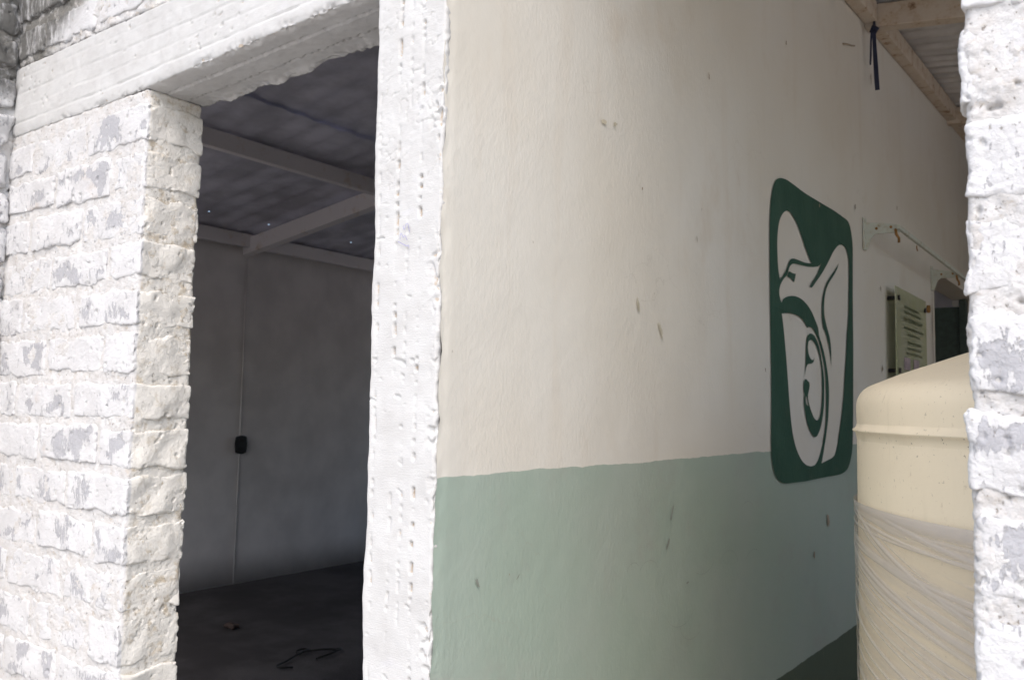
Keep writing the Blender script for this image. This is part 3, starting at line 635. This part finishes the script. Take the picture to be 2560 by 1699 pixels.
# roof of the room: sheets run up from the far wall to the partition, on purlins and rafters
SL = 0.15
def rz(x): return 2.83+SL*(x+6.0)
def corrugated(name, a0, a1, y0, y1, zf, pitch, amp, mat, parent, holes=(), trap=False, step=10):
    Y = set(np.arange(y0, y1, pitch/step).tolist()+[y1]); X = set([a0, a1]+np.linspace(a0, a1, 4).tolist())
    for (hx, hy, s) in holes:
        X |= {hx-s, hx+s}; Y = {v for v in Y if abs(v-hy) > s*1.05} | {hy-s, hy+s}
    X = sorted(X); Y = sorted(Y); V = []; F = []
    for x in X:
        for y in Y:
            ph = (y/pitch) % 1.0
            h = math.sin(2*math.pi*ph) if not trap else max(-1, min(1, 3.2*(abs(ph-0.5)*4-1)))
            V.append((x, y, zf(x)+amp*h))
    n = len(Y)
    for i in range(len(X)-1):
        for j in range(n-1):
            cx, cy = (X[i]+X[i+1])/2, (Y[j]+Y[j+1])/2
            if any(abs(cx-hx) < s and abs(cy-hy) < s for hx, hy, s in holes): continue
            F.append((i*n+j, (i+1)*n+j, (i+1)*n+j+1, i*n+j+1))
    return mesh(name, V, F, mat, parent)
roof = empty('room_roof', (0, 0, 0)); tag(roof, 'corrugated sheet roof on steel purlins over the dark room', 'roof')
HOLES = [(-5.70, 2.72, 0.0065), (-5.69, 3.27, 0.0065), (-5.67, 4.15, 0.006)]
rows = [(-6.35, -3.98, 0.0), (-4.10, -1.0, 0.026)]
yb = [-0.4, 0.66, 1.70, 2.62, 3.66, 4.70, 5.74, 6.78, 7.7]
for a0, a1, lift in rows:
    for i in range(len(yb)-1):
        y0, y1 = yb[i], yb[i+1]+0.09
        corrugated('roof_sheet', a0, a1, y0, y1, lambda x, l=lift+0.004*(i % 2): rz(x)+0.012+l, 0.177, 0.0045, M['room_sheet'], roof,
                   [h for h in HOLES if a0 < h[0] < a1 and y0+0.02 < h[1] < y1-0.02])
# the same nail holes must pierce both layers where sheets lap; none of them falls on a lap
for x in (-5.93, -4.42, -2.9):
    boxm('purlin', (x-0.025, 0.16, rz(x)-0.115), (x+0.025, 7.5, rz(x)-0.008), M['purlin'], roof, 0.004)
for y in (3.30, 6.4):
    x0, x1 = -6.0, -1.15
    me = boxm('rafter', (x0, y-0.04, -0.13), (x1, y+0.04, 0.0), M['purlin'], roof, 0.004)
    for v in me.data.vertices: v.co.z += rz(v.co.x)-0.03

# ------------------------------------------------------------------ corridor roof
croof = empty('corridor_roof'); tag(croof, 'grey ribbed sheet roof on rusty beams above the corridor', 'roof')
def cz(x, y=2.96): return 3.345-0.125*(x+0.98)+0.06*(y-2.96)
for i, y0 in enumerate([0.0, 1.02, 2.04, 3.06, 4.08, 5.1, 6.12, 7.14]):
    corrugated('roof_sheet', -1.0, 2.3, y0, min(y0+1.10, 7.7), lambda x, l=0.004*(i % 2): cz(x)+0.02+l, 0.112, 0.017, M['sheet'], croof, (), True, 16)
boxm('ridge_beam', (-0.998, 0.16, 3.245), (-0.942, 2.92, 3.338), M['beam'], croof, 0.004)
boxm('ridge_beam', (-0.998, 3.0, 3.245), (-0.942, 7.5, 3.338), M['beam'], croof, 0.004)
for o in croof.children:
    for v in o.data.vertices: v.co.z += 0.06*(v.co.y-2.96)
for y in (0.9, 2.96, 5.0, 7.0):
    o = boxm('rafter', (-0.999, y-0.035, -0.108), (2.1, y+0.035, 0.0), M['beam'], croof, 0.004)
    for v in o.data.vertices: v.co.z += cz(v.co.x, y)-0.012
# ------------------------------------------------------------------ strap tied to the rafter
st = empty('hanging_strap', (-0.953, 2.905, 3.2)); tag(st, 'dark navy strap knotted round the rusty rafter and hanging down', 'strap')
tube('knot', [(-0.012, 0.01, 0.0), (0.0, -0.016, 0.008), (0.014, -0.004, 0.0), (0.0, 0.008, -0.016), (-0.01, -0.012, -0.006)], 0.010, M['strap'], st, 8)
tube('loop', [(0.006, 0.045, 0.13), (0.002, 0.014, 0.14), (-0.002, 0.012, 0.07), (0, 0.0, 0.0)], 0.006, M['strap'], st, 6)
def ribbon(name, pts, wds, parent):
    V = []; F = []
    for (x, y, z), w_ in zip(pts, wds): V += [(x-w_, y, z), (x+w_, y+0.004, z), (x+w_, y+0.0065, z), (x-w_, y+0.0025, z)]
    for i in range(len(pts)-1):
        for j in range(4): F.append((4*i+j, 4*i+(j+1) % 4, 4*i+4+(j+1) % 4, 4*i+4+j))
    F += [(3,2,1,0), tuple(range(4*len(pts)-4, 4*len(pts)))]
    mesh(name, V, F, M['strap'], parent, smooth=False)
ribbon('tail', [(0, -.005, 0), (.001, -.008, -.06), (.004, -.006, -.14), (.008, -.008, -.22), (.011, -.006, -.285)], [.007, .008, .009, .0098, .0095], st)
ribbon('tail', [(-.008, -.012, 0), (-.012, -.014, -.06), (-.014, -.012, -.12), (-.016, -.014, -.165)], [.004, .0035, .004, .003], st)

# ------------------------------------------------------------------ wall rail on two brackets
rail = empty('wall_rail', (-0.998, 2.858, 2.25)); tag(rail, 'chipped pale metal rail on two wall brackets above the glass plaque', 'rail')
def bracket(y):
    b = boxm('mounting_plate', (0, y-0.02, -0.07), (0.007, y+0.02, 0.075), M['bracket'], rail, 0.002)
    V = [(0.006, .055), (0.15, .030), (0.15, -.004), (0.05, .0), (0.03, -.02), (0.018, -.065), (0.006, -.068)]
    vv = [(a, y-0.005, c) for a, c in V]+[(a, y+0.005, c) for a, c in V]; n = len(V)
    ff = [tuple(range(n)), tuple(range(2*n-1, n-1, -1))]+[(i, i+n, (i+1) % n+n, (i+1) % n) for i in range(n)]
    a = mesh('bracket_arm', vv, ff, M['bracket'], rail, smooth=False)
    for x in (0.055, 0.115): tube('bolt', [(x, y-0.011, .022), (x, y+0.011, .020)], 0.006, M['rust'], a, 6)
    tube('clamp', [(0.135, y-.012, .01), (0.140, y-.02, -.016), (0.146, y, -.03), (0.143, y+.012, -.045)], 0.006, M['rust'], rail, 6)
bracket(0.0); bracket(1.50)
boxm('rail_bar', (0.140, -0.02, 0.006), (0.156, 1.72, 0.026), M['bracket'], rail, 0.004)
tube('hook', [(0.148, .35, -.006), (0.148, .355, -.02), (0.150, .36, -.03)], 0.003, M['rust'], rail, 6)

# ------------------------------------------------------------------ glass plaque on standoffs
pl = empty('glass_plaque', (-0.955, 3.245, 1.42)); tag(pl, 'greenish glass plaque with dark lettering on wall standoffs behind the tank', 'plaque')
boxm('plate', (-0.003, 0.0, 0.0), (0.003, 0.70, 0.648), M['plate'], pl, 0.001)
for y in (0.045, 0.655):
    for z in (0.03 if y < 0.3 else 0.04, 0.245, 0.595):
        if z == 0.245 and y > 0.3: continue
        s_ = tube('standoff', [(-0.045, y, z), (0.004, y, z)], 0.010, M['black'], pl, 12)
        tube('cap', [(0.0036, y, z), (0.010, y, z)], 0.013, M['black'], s_, 12)
tube('screw_head', [(-0.045, 0.985, 0.64), (-0.030, 0.985, 0.64)], 0.022, M['rust'], pl, 10)
TX = [(.565, .17, .50, .016), (.540, .17, .55, .015), (.505, .15, .58, .024), (.463, .16, .60, .015), (.433, .24, .53, .014), (.393, .22, .55, .016), (.364, .23, .54, .013), (.338, .20, .57, .013)]
for (z, a, b, h) in TX:
    V = []; F = []; y = a
    while y < b:                                    # words too small to read from here
        wl = random.uniform(0.005, 0.013)
        hh = h*random.uniform(0.65, 1.0); q = len(V)
        V += [(0.0045, y, z-hh/2), (0.0045, y+wl, z-hh/2), (0.0045, y+wl, z+hh/2), (0.0045, y, z+hh/2)]; F.append((q, q+1, q+2, q+3))
        y += wl+random.choice([0.003, 0.003, 0.004, 0.003, 0.012])
    mesh('text_line', V, F, M['text'], pl, smooth=False)
for a in (.15, .36): boxm('seal', (0.0042, a, 0.255), (0.0052, a+.13, 0.315), M['pink'], pl)

# ------------------------------------------------------------------ open door leaf in the far opening
dr = empty('metal_door', (-1.10, D1-0.03, 0)); tag(dr, 'dark green door standing open in the far doorway behind the tank', 'door')
boxm('leaf', (-0.90, -0.02, 0.02), (0.0, 0.02, 2.26), M['door'], dr, 0.003)
boxm('frame_post', (0.0, -0.045, 0.0), (0.05, 0.025, 2.31), M['door'], dr, 0.003)
tube('handle', [(-0.82, -0.02, 1.05), (-0.82, -0.07, 1.05), (-0.72, -0.07, 1.05)], 0.01, M['purlin'], dr, 8)

# ------------------------------------------------------------------ water tank
TC = (0.216, 0.985); TR = 0.745
tank = empty('water_tank', (TC[0], TC[1], 0)); tag(tank, 'large cream plastic water tank half wrapped in stretch film', 'tank')
def lathe(name, prof, mat, parent, n=160, disp=None, wear=None, th=None):
    prof = np.array(prof); th = np.linspace(0, 2*np.pi, n, endpoint=False) if th is None else th; n = len(th)
    T, K = np.meshgrid(th, np.arange(len(prof)), indexing='ij')
    r = prof[K, 0]; z = prof[K, 1]
    if disp is not None: r = r+disp(T, z)
    V = np.stack([(r*np.cos(T)).ravel(), (r*np.sin(T)).ravel(), z.ravel()], 1); m_ = len(prof)
    idx = np.arange(n*m_).reshape(n, m_); nx = np.roll(idx, -1, 0)
    q = np.stack([idx[:, :-1].ravel(), nx[:, :-1].ravel(), nx[:, 1:].ravel(), idx[:, 1:].ravel()], 1)
    return mesh(name, V, q, mat, parent, wear=None if wear is None else wear(T, z).ravel())
zc = 1.495
sh = [(0.745, 1.428), (0.746, 1.455)] + [(0.696+0.05*math.cos(t), zc-0.028+0.05*math.sin(t)) for t in np.linspace(0.05, 1.25, 9)]
sh += [(0.66, 1.536), (0.55, 1.575), (0.42, 1.617), (0.30, 1.655), (0.27, 1.668)]
lathe('body', [(0.70, 0.0), (0.735, 0.03), (0.745, 0.08)]+[(0.745, z) for z in np.linspace(0.2, 1.40, 9)], M['tank'], tank)
lathe('seam', [(0.745, 1.398), (0.747, 1.413), (0.7525, 1.4165), (0.753, 1.4195), (0.7475, 1.423), (0.745, 1.432)], M['tank'], tank, 400, lambda T, z: 0.002*np.sin(T*37)*np.sin(T*11)*(z > 1.41)*(z < 1.427))
lathe('dome', sh, M['tank'], tank)
lathe('lid', [(0.275, 1.655), (0.28, 1.70), (0.27, 1.72), (0.12, 1.735), (0.0, 1.738)], M['tank'], tank, 60)
fr = np.random.default_rng(8)
RID = [(fr.uniform(0, 6.28), fr.uniform(0.05, 1.32), fr.uniform(0.04, 0.26), fr.uniform(0.0025, 0.007), fr.uniform(0.10, 0.75)) for _ in range(520)]
RID += [(3.75+fr.uniform(-.25, .25), fr.uniform(1.16, 1.255), fr.uniform(0.0, 0.30), fr.uniform(0.003, 0.009), fr.uniform(0.4, 0.8)) for _ in range(14)]
def film_field(T, z):
    """bunched strands of film running diagonally round the tank, plus fine pleats between them"""
    f = np.zeros_like(T)
    for (t0, z0, sl, wd, a) in RID:
        dt = (T-t0+np.pi) % (2*np.pi)-np.pi
        zz = z0-sl*dt*0.75
        f = np.maximum(f, a*np.exp(-((z-zz)/wd)**2)*np.exp(-(dt/1.0)**4))
    q = np.stack([np.cos(T).ravel()*3, np.sin(T).ravel()*3, (z.ravel()+0.12*((T.ravel()+np.pi) % (2*np.pi)))*60], 1)
    g = pn(q, 1.0, 3).reshape(T.shape)
    f = np.maximum(f, 0.6*sstep(0.0, 0.5, g))
    f = np.maximum(f, 0.8*sstep(1.240, 1.266, z+0.006*np.sin(T*3+1)))   # the bunched top edge
    return f
FC = {}
def film_cached(T, z):
    if 'v' not in FC: FC['v'] = film_field(T, z)
    return FC['v']
lathe('stretch_film', [(0.7485, z) for z in np.concatenate([np.linspace(0.10, 0.74, 40), np.linspace(0.75, 1.275, 380)])], M['film'], tank, 0,
      lambda T, z: 0.0032*film_cached(T, z)+0.002*np.sin(T*9+z*7), lambda T, z: np.clip(film_cached(T, z), 0, 1), np.concatenate([np.linspace(R(155), R(285), 520), np.linspace(R(286), R(514), 90)]))

# ------------------------------------------------------------------ litter on the room floor
cb = []
for t in np.linspace(0, 1, 40):
    a = t*5.2
    cb.append((-4.02+0.16*math.cos(a)*(1-0.5*t)+0.15*t, 2.30+0.14*math.sin(a)+0.12*math.sin(a*2.3), 0.014+0.01*abs(math.sin(a*3))))
tag(tube('cable', cb, 0.006, M['cable'], None, 6), 'tangled black cable lying on the dark room floor', 'cable')
V, F = gridbox(lin(-.05, .05, .01), lin(-.03, .03, .01), lin(0, .03, .01)); p, n = rounded(V, .01); p = p+n*(0.012*pn(p, .03, 4))[:, None]; p[:,2] -= p[:,2].min()
o = mesh('brick_fragment', p, F, M['scrap'], None); o.location = (-4.83, 2.44, 0); tag(o, 'small reddish brick fragment on the dark room floor', 'rubble')
